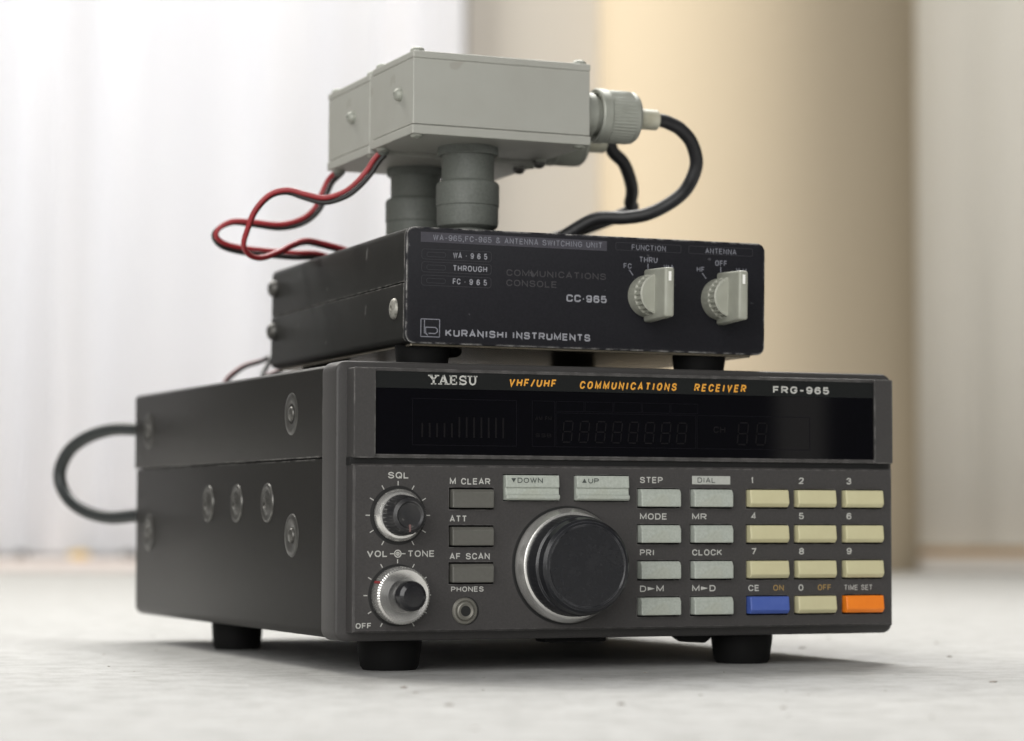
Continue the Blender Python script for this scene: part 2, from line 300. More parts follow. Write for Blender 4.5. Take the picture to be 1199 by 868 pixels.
def stroke(bm, pts, w, y, mi=0):
    """flat printed stroke along a polyline of (x, z)"""
    P = [Vector((a, 0, b)) for a, b in pts]; L, R = [], []
    for i, p in enumerate(P):
        d = (P[min(i+1, len(P)-1)]-P[max(i-1, 0)]).normalized(); n = Vector((-d.z, 0, d.x))*w/2
        L.append(p+n); R.append(p-n)
    for i in range(len(P)-1):
        q = [L[i], L[i+1], R[i+1], R[i]]
        a = [bm.verts.new((v.x, y, v.z)) for v in q]; b = [bm.verts.new((v.x, y+0.04, v.z)) for v in q]
        for f in (a, b[::-1], (a[0], b[0], b[1], a[1]), (a[2], b[2], b[3], a[3]), (a[1], b[1], b[2], a[2]), (a[3], b[3], b[0], a[0])):
            bm.faces.new(f).material_index = mi
def frame(bm, x0, x1, z0, z1, w, y, mi=0, r=0.0):
    p = rrect(x0, x1, z0, z1, r, 4) if r else [(x1, z1), (x0, z1), (x0, z0), (x1, z0)]
    p = p+[p[0]]
    if r: stroke(bm, p, w, y, mi)
    else:
        for a, b in zip(p, p[1:]):
            stroke(bm, [a, b], w, y, mi)

# ================================================================== SETTING
bm = bmesh.new()
c = [room(-4500, -2500, 0), room(4500, -2500, 0), room(4500, 3600, 0), room(-4500, 3600, 0)]
bm.faces.new([bm.verts.new(p) for p in c])
tag(obj('floor', bm, M['floor']), kind='structure')

def sheet(bm, u0, u1, fv, z0, z1, n=200, thick=1.5):
    """upright cloth or boarding across the far end of the room; fv(u) is its distance from the camera"""
    rows = []
    for i in range(n+1):
        u = u0+(u1-u0)*i/n; v = fv(u)
        rows.append([bm.verts.new(room(u, v+d, z)) for d in (0, thick) for z in (z0, z1)])
    for a, b in zip(rows, rows[1:]):
        for q in ((0, 1), (1, 3), (3, 2), (2, 0)): bm.faces.new((a[q[0]], b[q[0]], b[q[1]], a[q[1]])).smooth = True
    bm.faces.new(rows[0]); bm.faces.new(rows[-1])
def fold(u):
    return 2320 + 10*math.sin(u/19.0+1.6*math.sin(u/61.0)) + 7*math.sin(u/47.0+0.7) + 5*math.sin(u/9.5+2*math.sin(u/80))
bm = bmesh.new(); sheet(bm, -900, -42, fold, 13, 1900, 420, 0.6)
tag(obj('sheer_curtain', bm, M['curtain']), 'bright white sheer curtain hanging in soft folds across the left background', 'curtain')
bm = bmesh.new()
t = bmesh.new(); cs = [room(-40, 2345, 0), room(310, 2345, 0), room(310, 2445, 0), room(-40, 2445, 0)]
lo = [t.verts.new(p) for p in cs]; hi = [t.verts.new(p+Vector((0, 0, 1900))) for p in cs]
t.faces.new(lo); t.faces.new(hi)
for i in range(4): t.faces.new((lo[i], lo[(i+1) % 4], hi[(i+1) % 4], hi[i]))
bevel_sharp(t, 6, 3); merge(bm, t)
tag(obj('wall', bm, M['wall']), 'plain cream wall between the white curtain and the tan pillar', 'wall')
bm = bmesh.new()
lathe(bm, [(136, 0), (136, 1900)], room(211, 2322, 0), (0, 0, 1), 96)
tag(obj('round_pillar', bm, M['tan'], smooth_angle=0.6), 'wide round tan pillar behind the receiver, shaded on its right', 'pillar')
bm = bmesh.new(); sheet(bm, 322, 1250, lambda u: 2352+4*math.sin(u/11.0)+3*math.sin(u/31.0+1), 20.5, 1900, 300, 1.5)
tag(obj('drape', bm, M['panelling']), 'pale grey drape with fine vertical ribs at the far right edge', 'drape')
def slab(name, u0, u1, v0, v1, z0, z1, m, label, cat, w=1.0):
    bm = bmesh.new(); t = bmesh.new(); cs = [room(u0, v0, z0), room(u1, v0, z0), room(u1, v1, z0), room(u0, v1, z0)]
    lo = [t.verts.new(p) for p in cs]; hi = [t.verts.new(p+Vector((0, 0, z1-z0))) for p in cs]
    t.faces.new(lo); t.faces.new(hi)
    for i in range(4): t.faces.new((lo[i], lo[(i+1) % 4], hi[(i+1) % 4], hi[i]))
    bmesh.ops.recalc_face_normals(t, faces=t.faces); bevel_sharp(t, w, 2); merge(bm, t)
    o = obj(name, bm, m); tag(o, label, cat); return o
slab('skirting_board', 334, 1700, 2300, 2338, 0, 13, M['skirting'], 'low cream skirting board along the foot of the grey drape', 'skirting board')
slab('wooden_strip', 332, 1700, 2305, 2338, 13.1, 20, M['wood'], 'thin light wooden strip lying on top of the cream skirting board', 'wooden strip')
slab('window_sill', -900, -40, 2215, 2300, 0, 9, M['sill'], 'low pale pinkish sill along the floor under the white curtain', 'sill', 2)
def lump(name, px, py, v, sx, sz, m, label):
    bm = bmesh.new(); t = bmesh.new(); bmesh.ops.create_icosphere(t, subdivisions=2, radius=1)
    u = (px-599.5)/CF*v; c = room(u, v, 9+sz*0.9)
    for q in t.verts: q.co = c + Vector((q.co.x*sx, q.co.y*sz, q.co.z*sz))*(1+0.25*random.uniform(-1, 1))
    merge(bm, t); tag(obj(name, bm, m), label, 'debris')
lump('debris', 26, 651, 2290, 6, 4, M['debris_dark'], 'small dark crumb on the sill at the far left')
lump('debris', 95, 650, 2292, 9, 4, M['debris_ochre'], 'small ochre crumb on the sill behind the cable loop')
lump('debris', 155, 650, 2292, 8, 4, M['debris_dark'], 'dark crumb on the sill right beside the back edge of the receiver')

bm = bmesh.new()
for i in range(120):
    x = random.gauss(60, 170); y = random.uniform(-330, 330); q = random.choice((0.2, 0.25, 0.3, 0.4, 0.6))
    if -4 < x < 188 and -4 < y < 236: continue
    t = bmesh.new(); bmesh.ops.create_icosphere(t, subdivisions=1, radius=q); sx = random.uniform(0.8, 2.6)
    for v in t.verts: v.co = Vector((v.co.x*sx, v.co.y*random.uniform(1, 2), v.co.z*0.6))*random.uniform(0.8, 1.25) + Vector((x, y, 0.2*q))
    merge(bm, t)
tag(obj('floor_grit', bm, M['grit']), 'fine dark grit and crumbs scattered over the pale floor', 'grit', kind='stuff')

# ================================================================== RECEIVER  (frame: x right, y back, z up; cabinet bottom at z=HF)
HF = 9.65
rx = thing('radio_receiver', 'large dark grey communications receiver with keypad and tuning dial, standing on the pale floor', 'radio receiver', None, (91.8, 115, 0))
def Z(z): return z+HF
# cabinet: lower and upper covers
bm = bmesh.new(); prism(bm, [(0.7, Z(52.4)), (0.7, Z(3.2)), (1.0, Z(1.9)), (1.9, Z(0.7)), (3.4, Z(0.2)), (180.2, Z(0.2)), (181.7, Z(0.7)), (182.6, Z(1.9)), (182.9, Z(3.2)), (182.9, Z(52.4))], 18.7, 232, 'xz', 0.35, 2)
lower = obj('lower_cover', bm, M['cabinet'], rx, 0.5)
bm = bmesh.new(); prism(bm, [(0.35, Z(52.75)), (183.25, Z(52.75)), (183.25, Z(78.6)), (182.2, Z(79.6)), (1.4, Z(79.6)), (0.35, Z(78.6))], 18.9, 233.2, 'xz', 0.35, 2)
upper = obj('upper_cover', bm, M['cabinet'], rx, 0.5)
bm = bmesh.new(); box(bm, 2, 181, 18, 230, Z(50), Z(55)); obj('chassis', bm, M['black'], rx)
# screws in dished washers on the left side
def washer(parent, y, z, big=True):
    bm = bmesh.new(); x = 0.55 if z > 52 else 0.72; R = 6.6 if big else 6.2
    lathe(bm, [(R, 0.0), (R-0.3, 0.35), (R-1.6, 0.5), (R-3.0, 0.30), (2.2, -0.0)], (x, y, Z(z)), (-1, 0, 0), 40, cap=False)
    w = obj('dish_washer', bm, M['washer'], parent, 0.9)
    bm = bmesh.new(); lathe(bm, [(2.3, -0.2), (2.3, 0.35), (1.9, 0.75), (1.1, 1.0), (0, 1.05)], (x, y, Z(z)), (-1, 0, 0), 24)
    s = obj('screw', bm, M['screw'], w, 0.9)
    return w
for y, z in ((48.3, 66.4), (213.9, 66.0)): washer(upper, y, z)
for y, z in ((48.3, 29.8), (213.9, 29.8)): washer(lower, y, z)
for y in (138.2, 105.6, 72.8):
    bm = bmesh.new()
    lathe(bm, [(6.2, -0.1), (6.0, 0.4), (5.3, 0.6), (4.5, 0.3), (3.2, 0.2), (2.4, 0.9), (1.4, 1.2), (0.9, 0.7), (0, 0.7)], (0.7, y, Z(39.7)), (-1, 0, 0), 40, cap=False)
    obj('embossed_screw', bm, M['washer'], lower, 0.9)
# moulded bezel behind the front panel
bm = bmesh.new(); prism(bm, rrect(0, 183.6, Z(-0.3), Z(80.4), 3.2, 6), 6, 18.7, 'xz', 0.9, 3, ang=1.0)
bez = obj('bezel', bm, M['bezel'], rx, 0.6)
# lower front panel with real openings for the keys
FN = [(93.2, 106.3), (110.7, 123.8)]; NM = [(129.6, 142.9), (146.0, 159.3), (162.6, 175.9)]; ROW = [43.9, 33.15, 22.4, 11.65]; KH = 5.45
DK = [(43.5, 38.1), (32.6, 27.2), (21.9, 16.5)]
holes = [(a-0.45, b+0.45, t-KH-0.3, t+0.3) for a, b in FN+NM for t in ROW] + [(32.6, 46.6, b-0.5, t+0.5) for t, b in DK] + [(49.5, 67.2, 40.1, 48.0), (72.1, 90.0, 40.1, 48.0)]
def panel(bm, X0, X1, Z0, Z1, y0, y1, holes, c=0.5, depth=3.0):
    xs = sorted({X0+c, X1-c, *[h[i] for h in holes for i in (0, 1)]}); zs = sorted({Z0+c, Z1-c, *[h[i] for h in holes for i in (2, 3)]})
    vs = {}
    def V(x, y, z):
        k = (round(x, 3), round(y, 3), round(z, 3))
        if k not in vs: vs[k] = bm.verts.new((x, y, Z(z)))
        return vs[k]
    def hole(i, j):
        if not (0 <= i < len(xs)-1 and 0 <= j < len(zs)-1): return None
        cx, cz = (xs[i]+xs[i+1])/2, (zs[j]+zs[j+1])/2
        return any(h[0] < cx < h[1] and h[2] < cz < h[3] for h in holes)
    for i in range(len(xs)-1):
        for j in range(len(zs)-1):
            q = [(xs[i], zs[j]), (xs[i+1], zs[j]), (xs[i+1], zs[j+1]), (xs[i], zs[j+1])]
            if hole(i, j):
                bm.faces.new([V(a, y0+depth, b) for a, b in q]).material_index = 1
                for (di, dj), (a, b) in zip(((0, -1), (1, 0), (0, 1), (-1, 0)), ((0, 1), (1, 2), (2, 3), (3, 0))):
                    if hole(i+di, j+dj) is False: bm.faces.new((V(q[a][0], y0, q[a][1]), V(q[b][0], y0, q[b][1]), V(q[b][0], y0+depth, q[b][1]), V(q[a][0], y0+depth, q[a][1])))
            else: bm.faces.new([V(a, y0, b) for a, b in q])
    rings = [[(X0+c, Z0+c, y0), (X1-c, Z0+c, y0), (X1-c, Z1-c, y0), (X0+c, Z1-c, y0)], [(X0, Z0, y0+c), (X1, Z0, y0+c), (X1, Z1, y0+c), (X0, Z1, y0+c)], [(X0, Z0, y1), (X1, Z0, y1), (X1, Z1, y1), (X0, Z1, y1)]]
    for A, B in zip(rings, rings[1:]):
        for k in range(4):
            q = [A[k], A[(k+1) % 4], B[(k+1) % 4], B[k]]
            bm.faces.new([bm.verts.new((a, y, Z(b))) for a, b, y in q])
bm = bmesh.new(); panel(bm, 3.4, 180.1, 2.4, 50.6, 0, 6.2, holes)
pan = obj('front_panel', bm, [M['panel'], M['black']], rx)
# upper frame: pillars and the ledge under the window
bm = bmesh.new()
prism(bm, rrect(3.4, 10.0, Z(52.3), Z(78.3), 0.5, 3), -0.2, 6.4, 'xz', 0.4, 2)
prism(bm, rrect(173.9, 180.3, Z(52.3), Z(78.3), 0.5, 3), -0.2, 6.4, 'xz', 0.4, 2)
box(bm, 9.7, 174.2, 0.2, 6.4, Z(52.3), Z(53.5), 0.3, 2)
box(bm, 9.7, 174.2, 0.5, 6.4, Z(77.3), Z(78.35), 0.3, 2)
obj('window_frame', bm, M['bezel'], rx)
bm = bmesh.new(); box(bm, 3.2, 180.2, 2.2, 6.1, Z(50.2), Z(52.6)); obj('panel_groove', bm, M['black'], rx)
# display window
bm = bmesh.new(); box(bm, 10.0, 173.9, 0.55, 5, Z(53.5), Z(72.5), 0.05, 1); box(bm, 10.0, 173.9, 0.45, 5, Z(72.52), Z(77.3), 0.05, 1, 1)
win = obj('display_window', bm, [M['glass'], M['strip']], rx)
bm = bmesh.new(); yw = 0.5
frame(bm, 21.5, 54.0, Z(56.2), Z(69.6), 0.18, yw, 1)
for i in range(12): stroke(bm, [(24.5+i*2.3, Z(58.5)), (24.5+i*2.3, Z(62.6 if i < 5 else 64.4))], 0.5, yw, 0)
frame(bm, 59.0, 66.2, Z(56.2), Z(69.6), 0.16, yw, 1); frame(bm, 66.6, 112.5, Z(56.2), Z(66.2), 0.16, yw, 1); frame(bm, 113.0, 151.5, Z(56.2), Z(66.2), 0.16, yw, 1)
for i in range(5): frame(bm, 66.6+i*9.4, 75.6+i*9.4, Z(66.7), Z(69.6), 0.14, yw, 1)
def seg7(x, z, w, h):
    k = 0.22; s = 0.12*h
    P = lambda a, b: (x+a*w+b*s*0.9, z+b*h)
    for a, b in (((0.1, 0), (0.9, 0)), ((0.1, .5), (0.9, .5)), ((0.1, 1), (0.9, 1)), ((0, .06), (0, .45)), ((1, .06), (1, .45)), ((0, .55), (0, .94)), ((1, .55), (1, .94))):
        stroke(bm, [P(*a), P(*b)], 0.35, yw, 0)
for i in range(8): seg7(68.6+i*5.35, Z(57.6), 2.9, 6.2)
for i in range(2): seg7(126.5+i*6.3, Z(57.6), 3.2, 6.6)
letters(bm, 'CH', 118.5, 122.5, Z(62), 2.0, yw, 0); letters(bm, 'AM FM', 60, 65.2, Z(64.5), 1.1, yw, 0); letters(bm, 'SSB', 60, 65.2, Z(59.5), 1.1, yw, 0)
obj('display_segments', bm, [M['ghost'], M['ghost_line']], win)
# printing in the strip over the display
bm = bmesh.new(); yt = 0.40
def serif_word(x0, x1, zc, h, mi):
    W5 = (x1-x0)/5; b = zc-h/2; t = zc+h/2; sw = 0.62; th = 0.26
    S = lambda pts, w=sw: stroke(bm, pts, w, yt, mi)
    def sf(x, z, l=1.35): S([(x-l/2, z), (x+l/2, z)], 0.34)
    L = x0; c = lambda i: x0+W5*(i+0.5); g = W5*0.40; e = 0.15
    S([(c(0)-g*.85, t-e), (c(0), zc)], .7); S([(c(0)+g*.85, t-e), (c(0), zc)], .42); S([(c(0), zc+.2), (c(0), b)]); sf(c(0), b+e, 1.6); sf(c(0)-g*.85, t-e); sf(c(0)+g*.85, t-e)
    S([(c(1)-g*.85, b+e), (c(1), t)], .42); S([(c(1)+g*.85, b+e), (c(1), t)], .75); S([(c(1)-g*.5, zc-.45), (c(1)+g*.5, zc-.45)], .32); sf(c(1)-g*.85, b+e, 1.2); sf(c(1)+g*.85, b+e, 1.3)
    S([(c(2)-g*.55, b), (c(2)-g*.55, t)]); S([(c(2)-g, t-e), (c(2)+g*.8, t-e)], .34); S([(c(2)-g, b+e), (c(2)+g*.85, b+e)], .34); S([(c(2)-g*.5, zc), (c(2)+g*.35, zc)], .32)
    S([(c(2)+g*.8, t), (c(2)+g*.8, t-.8)], .3); S([(c(2)+g*.85, b), (c(2)+g*.85, b+.85)], .3); S([(c(2)+g*.35, zc-.4), (c(2)+g*.35, zc+.4)], .28)
    pts = [(.75, .72), (.55, .92), (0, 1.0), (-.6, .9), (-.78, .7), (-.55, .55), (0, .48), (.6, .4), (.82, .24), (.6, .07), (0, 0), (-.6, .08), (-.8, .28)]
    S([(c(3)+p*g, b+.15+v*(h-.3)) for p, v in pts], .5); S([(c(3)+.75*g, b+.62*h), (c(3)+.75*g, t)], .26); S([(c(3)-.8*g, b), (c(3)-.8*g, b+.36*h)], .26)
    S([(c(4)-g*.7, t), (c(4)-g*.7, b+.9), (c(4)-g*.45, b+.35), (c(4), b+.14), (c(4)+g*.45, b+.35), (c(4)+g*.7, b+.9), (c(4)+g*.7, t)], .5); sf(c(4)-g*.7, t-e, 1.5); sf(c(4)+g*.75, t-e, 1.2)
serif_word(26.4, 41.6, Z(75.15), 2.7, 0)
letters(bm, 'VHF/UHF', 51.6, 66.6, Z(74.85), 2.3, yt, 1, 0.02, 0.2, 0.5)
letters(bm, 'COMMUNICATIONS', 74.3, 106.1, Z(74.6), 2.3, yt, 1, 0.02, 0.2, 0.62); letters(bm, 'RECEIVER', 112.1, 129.5, Z(74.6), 2.3, yt, 1, 0.02, 0.2, 0.62)
letters(bm, 'FRG-965', 138.8, 158.2, Z(74.5), 2.2, yt, 0, 0.026, 0, 0.42)
obj('lettering', bm, [M['legend'], M['amber']], win)
# printing on the lower panel
bm = bmesh.new(); yp = -0.05
def T(s, x0, x1, z, h=1.85, mi=0, bold=0.012): letters(bm, s, x0, x1, Z(z), h, yp, mi, bold)
T('SQL', 13.9, 20.2, 47.4); T('VOL', 7.6, 13.8, 24.9); T('TONE', 20.0, 28.2, 24.9); T('OFF', 4.3, 9.0, 4.4, 1.6)
stroke(bm, [(14.6, Z(24.9)), (19.3, Z(24.9))], 0.28, yp, 0); stroke(bm, [(16.95+1.0*math.cos(i*math.pi/8), Z(24.9)+1.0*math.sin(i*math.pi/8)) for i in range(17)], 0.3, yp, 0)
stroke(bm, [(16.95+0.35*math.cos(i*math.pi/6), Z(24.9)+0.35*math.sin(i*math.pi/6)) for i in range(13)], 0.5, yp, 0)
T('M CLEAR', 32.9, 45.5, 45.8); T('ATT', 32.9, 38.2, 34.95); T('AF SCAN', 32.9, 45.4, 24.1); T('PHONES', 33.4, 43.5, 14.6, 1.5)
T('STEP', 93.7, 101.2, 46.6); T('MODE', 93.7, 102.6, 35.75); T('PRI', 93.7, 98.4, 25.0); T('MR', 111.0, 115.8, 35.75); T('CLOCK', 111.0, 121.0, 25.0)
for a, b, x in (('D', 'M', 93.7), ('M', 'D', 111.0)):
    wa = 2.0 if a == 'D' else 2.4; T(a, x, x+wa, 14.25); z = Z(14.25)
    v = [bm.verts.new((p, yp, q)) for p, q in ((x+wa+.5, z-.55), (x+wa+2.9, z), (x+wa+.5, z+.55))]; bm.faces.new(v)
    T(b, x+wa+3.4, x+wa+3.4+(2.4 if b == 'M' else 2.0), 14.25)
letters(bm, 'DIAL', 112.8, 118.8, Z(46.7), 1.6, -0.11, 2, 0.004)
for i in range(3):
    for j in range(3):
        x = NM[i][0]+1.35; s = str(j*3+i+1); T(s, x, x+(0.8 if s == '1' else 1.65), ROW[j]+2.85, 1.95)
T('CE', 129.9, 133.6, 14.2); T('ON', 138.4, 142.0, 14.2, 1.75, 1, 0.004); T('0', 147.1, 148.75, 14.2, 1.95); T('OFF', 153.8, 158.4, 14.2, 1.75, 1, 0.004); T('TIME SET', 163.0, 172.9, 14.1, 1.6, 0, -0.006)
for cx, cz, r0, r1, skip in ((16.95, 35.9, 8.55, 9.85, ()), (16.9, 13.0, 9.15, 10.3, ())):
    for k in range(-5, 6):
        a = math.radians(k*30); stroke(bm, [(cx+r0*math.sin(a), Z(cz)+r0*math.cos(a)), (cx+r1*math.sin(a), Z(cz)+r1*math.cos(a))], 0.26, yp, 0)
obj('lettering', bm, [M['legend'], M['dull_amber'], M['dark_print']], pan)
bm = bmesh.new(); box(bm, 111.0, 123.8, -0.06, 0.2, Z(45.45), Z(47.95)); obj('label_plate', bm, M['plate'], pan)
# keys
def key(name, x0, x1, prof, m, label=None, ch=0.35):
    bm = bmesh.new(); prism(bm, [(y, Z(z)) for y, z in prof], x0, x1, 'yz', ch, 2, ang=0.7); return obj(name, bm, m, rx, label=label)
for j, t in enumerate(ROW):
    b = t-KH+0.2
    for x0, x1 in FN: key('function_key', x0, x1, [(2.5, t), (-1.5, t), (-2.35, t-1.25), (-2.35, b), (2.5, b)], M['key_grey'])
    for i, (x0, x1) in enumerate(NM):
        m, lab, nm = M['key_cream'], None, 'number_key'
        if j == 3 and i == 0: m, lab, nm = M['key_blue'], 'blue key', 'function_key'
        if j == 3 and i == 2: m, lab, nm = M['key_orange'], 'orange key', 'function_key'
        key(nm, x0, x1, [(2.5, t), (-1.9, t), (-2.5, b+1.15), (-1.5, b), (2.5, b)], m, lab)
for t, b in DK: key('function_key', 33.25, 46.2, [(2.5, t), (-0.9, t), (-1.6, t-0.9), (-1.6, b), (2.5, b)], M['key_dark'], 'dark grey key')
for x0, s in ((49.8, 'DOWN'), (72.4, 'UP')):
    x1 = x0+17.0
    k = key('tuning_key', x0, x1, [(2.5, 47.7), (-1.6, 47.7), (-1.9, 44.2), (-1.35, 43.9), (-1.5, 42.2), (-2.3, 41.9), (-2.3, 40.9), (-1.6, 40.4), (2.5, 40.4)], M['key_grey'], 'wide grey key printed %s' % s, 0.25)
    bm = bmesh.new(); z = Z(46.2); yk = -1.86
    tri = ((x0+1.6, z+.6), (x0+3.1, z+.6), (x0+2.35, z-.65)) if s == 'DOWN' else ((x0+1.6, z-.6), (x0+3.1, z-.6), (x0+2.35, z+.65))
    bm.faces.new([bm.verts.new((p, yk, q)) for p, q in tri])
    letters(bm, s, x0+3.6, x0+(11.6 if s == 'DOWN' else 7.0), z, 1.5, yk, 0, 0.006)
    obj('lettering', bm, M['dark_print'], k)
# knobs
def ring_part(name, prof, x, z, m, parent=rx, n=72, knurl=None, y=0, label=None, ang=0.5):
    bm = bmesh.new(); lathe(bm, prof, (x, y, Z(z)), (0, -1, 0), n, knurl); return obj(name, bm, m, parent, ang, label)
ring_part('gap_shade_disc', [(17.5, -0.1), (17.5, 0.06), (0, 0.06)], 69.9, 21.3, M['black'])  # flat black disc on the panel, painting the shaded gap round the dial
d = ring_part('tuning_dial', [(14.9, 0.5), (14.9, 4.4), (14.9, 4.9), (14.85, 5.3), (14.65, 10.4), (14.5, 10.8), (13.9, 11.2), (13.9, 11.6), (14.2, 12.0), (13.7, 14.2), (12.9, 15.0), (12.0, 15.2), (11.7, 14.9), (0, 14.9)], 69.9, 21.3, M['knob'], n=240, knurl=(60, 0.18, 3, 4))
ring_part('dial_skirt', [(16.0, 0.3), (16.8, 0.6), (16.9, 1.6), (16.7, 2.4), (15.6, 4.6), (15.0, 4.8)], 69.9, 21.3, M['chrome'], d, n=96)
ring_part('gap_shade_disc', [(8.5, -0.1), (8.5, 0.06), (0, 0.06)], 16.95, 35.9, M['black'])  # same flat disc for the dark gap round the squelch knob
k = ring_part('squelch_knob', [(6.0, 0.5), (6.0, 3.0), (5.95, 3.3), (5.5, 8.6), (4.9, 9.6), (4.0, 10.2), (3.4, 9.7), (0, 9.4)], 16.95, 35.9, M['knob_dusty'], n=120, knurl=(30, 0.25, 2, 3))
ring_part('knob_skirt', [(6.9, 0.3), (7.5, 0.6), (7.6, 1.4), (7.3, 2.2), (6.6, 3.0), (6.0, 3.1)], 16.95, 35.9, M['chrome'], k)
bm = bmesh.new(); box(bm, 16.7, 17.2, -10.3, -9.2, Z(35.9-4.7), Z(35.9-2.6), 0.1); obj('pointer_mark', bm, M['faded_red'], k)
ring_part('gap_shade_disc', [(8.9, -0.1), (8.9, 0.06), (0, 0.06)], 16.9, 13.0, M['black'])  # same flat disc for the dark gap round the volume knob
k = ring_part('volume_knob', [(8.0, 0.4), (8.3, 0.7), (8.3, 4.4), (8.1, 5.2), (7.4, 5.7), (5.0, 5.3), (4.7, 5.2)], 16.9, 13.0, M['chrome'], n=240, knurl=(60, 0.3, 1, 3))
ring_part('tone_knob', [(4.7, 4.6), (4.6, 7.2), (4.4, 11.6), (4.0, 12.8), (3.0, 13.4), (0, 13.5)], 16.9, 13.0, M['knob_shiny'], k, n=60)
bm = bmesh.new(); box(bm, 16.55, 17.15, -5.0, -1.2, 0, 0.3, 0.05)
for v in bm.verts:
    a = math.radians(62); p = Vector((v.co.x-16.85, 0, v.co.z+8.15)); v.co = Vector((16.9+p.x*math.cos(a)-p.z*math.sin(a), v.co.y, Z(13.0)+p.x*math.sin(a)+p.z*math.cos(a)))
obj('pointer_mark', bm, M['red_wire'], k)
# headphone jack
ring_part('gap_shade_disc', [(4.1, -0.1), (4.1, 0.06), (0, 0.06)], 38.0, 8.3, M['black'])  # black disc painting the dark recess round the jack
j = ring_part('headphone_jack', [(3.9, -0.2), (3.9, 0.3), (3.6, 0.6), (3.1, 0.7), (2.9, 0.5), (2.6, 1.1), (2.2, 1.25), (1.5, 1.0)], 37.6, 8.3, M['jack'], n=48, label='round headphone socket')
ring_part('socket_hole', [(1.55, -0.1), (1.55, 1.02), (0, 1.02)], 37.6, 8.3, M['black'], j, n=24)
# feet, folded stand, rear panel details
for x, y, f in ((24, 26, 1), (140, 24, 1), (17.5, 160, 0), (160, 190, 0)):
    bm = bmesh.new(); r0, r1 = (9.6, 8.7) if f else (8.6, 8.2)
    lathe(bm, [(r0, Z(1.2)), (r0, Z(-2)), (r1, 1.2), (r1-0.8, 0.0), (0, 0.0)], (x, y, 0), (0, 0, 1), 40); obj('rubber_foot', bm, M['rubber'], rx, 0.6)
bm = bmesh.new(); prism(bm, [(113.5, Z(0.6)), (126.0, Z(0.6)), (125.5, Z(-1.6)), (123.5, Z(-3.0)), (117, Z(-2.6)), (114.5, Z(-1.2))], 16, 22, 'xz', 0.6, 2); obj('stand_clip', bm, M['rubber'], rx, 0.5)
bm = bmesh.new(); prism(bm, rrect(70, 90, Z(-2.0), Z(0.6), 0.8, 3), 16, 24, 'xz', 0.4, 2); obj('stand_clip', bm, M['rubber'], rx, 0.5)

# ================================================================== SWITCHING CONSOLE on top of the receiver
def framemat(o, yaw, roll, pit):
    a = Vector((math.cos(yaw), math.sin(yaw), 0)); b = Vector((-math.sin(yaw), math.cos(yaw), 0)); k = Vector((0, 0, 1))
    a2 = a*math.cos(roll)+k*math.sin(roll); k2 = -a*math.sin(roll)+k*math.cos(roll); b2 = b*math.cos(pit)+k2*math.sin(pit); k3 = -b*math.sin(pit)+k2*math.cos(pit)
    return Matrix(((a2.x, b2.x, k3.x, o[0]), (a2.y, b2.y, k3.y, o[1]), (a2.z, b2.z, k3.z, o[2]), (0, 0, 0, 1)))
CM = framemat((24.062, 14.0, 96.134), -0.0522, -0.0098, 0.0014); CW, CH, CD = 115.97, 34.62, 157.3
cc = thing('switching_console', 'flat black antenna switching console with two grey rotary knobs, standing on top of the receiver', 'switching console', CM, (CW/2, CD/2, -7.6))
Zo = lambda z: z
bm = bmesh.new(); prism(bm, rrect(0.25, CW-0.25, 0.2, 18.0, 1.3, 4)[:0] or [(-0.15, 18.0), (-0.15, 1.8), (0.6, 0.6), (2.0, 0.2), (CW-2.0, 0.2), (CW-0.9, 0.6), (CW+0.15, 1.8), (CW+0.15, 18.0)], 1.8, CD, 'xz', 0.45, 2); cl = obj('lower_case', bm, M['console'], cc, 0.5)
bm = bmesh.new(); prism(bm, [(0.0, 18.25), (CW, 18.25), (CW, CH-2.0), (CW-0.6, CH-0.6), (CW-2.0, CH), (2.0, CH), (0.6, CH-0.6), (0.0, CH-2.0)], 1.8, CD, 'xz', 0.25, 2); cu_ = obj('upper_case', bm, M['console'], cc, 0.5)
bm = bmesh.new(); prism(bm, rrect(0.05, CW-0.05, 0.05, CH-0.05, 2.6, 7), 0, 1.9, 'xz', 0.3, 2, ang=0.9); cp = obj('front_plate', bm, M['console_face'], cc, 0.6)
bm = bmesh.new(); yp2 = -0.05
def T2(s, x0, x1, z, h=1.7, mi=0, bold=0.012, rad=0.46): letters(bm, s, x0, x1, z, h, yp2-0.03, mi, bold, 0, 0.3, rad)
bm.faces.new([bm.verts.new((a, yp2+0.02, b)) for a, b in ((4.4, 30.1), (63.4, 30.0), (63.4, 33.0), (4.4, 33.1))]).material_index = 3
T2('WA-965,FC-965 & ANTENNA SWITCHING UNIT', 8.2, 61.9, 31.6, 1.75, 0, 0.008)
for z, s in ((26.55, 'WA · 9 6 5'), (22.75, 'THROUGH'), (18.8, 'FC · 9 6 5')):
    frame(bm, 4.8, 26.5, z-1.5, z+1.5, 0.16, yp2, 4, 0.8); T2(s, 14.5, 25.2, z, 1.75, 1); frame(bm, 6.4, 12.2, z-0.75, z+0.6, 0.16, yp2, 4, 0.5)
T2('COMMUNICATIONS', 31.3, 63.2, 22.15, 1.95, 2, 0.01); T2('CONSOLE', 31.3, 47.4, 19.1, 1.95, 2, 0.01)
T2('CC·965', 50.5, 63.5, 15.25, 2.2, 1, 0.03, 0.28)
T2('KURANISHI', 12.4, 31.8, 3.45, 2.15, 1, 0.03, 0.28); T2('INSTRUMENTS', 33.4, 58.3, 3.45, 2.15, 1, 0.03, 0.28)
frame(bm, 4.8, 10.6, 2.1, 7.3, 0.3, yp2, 0)
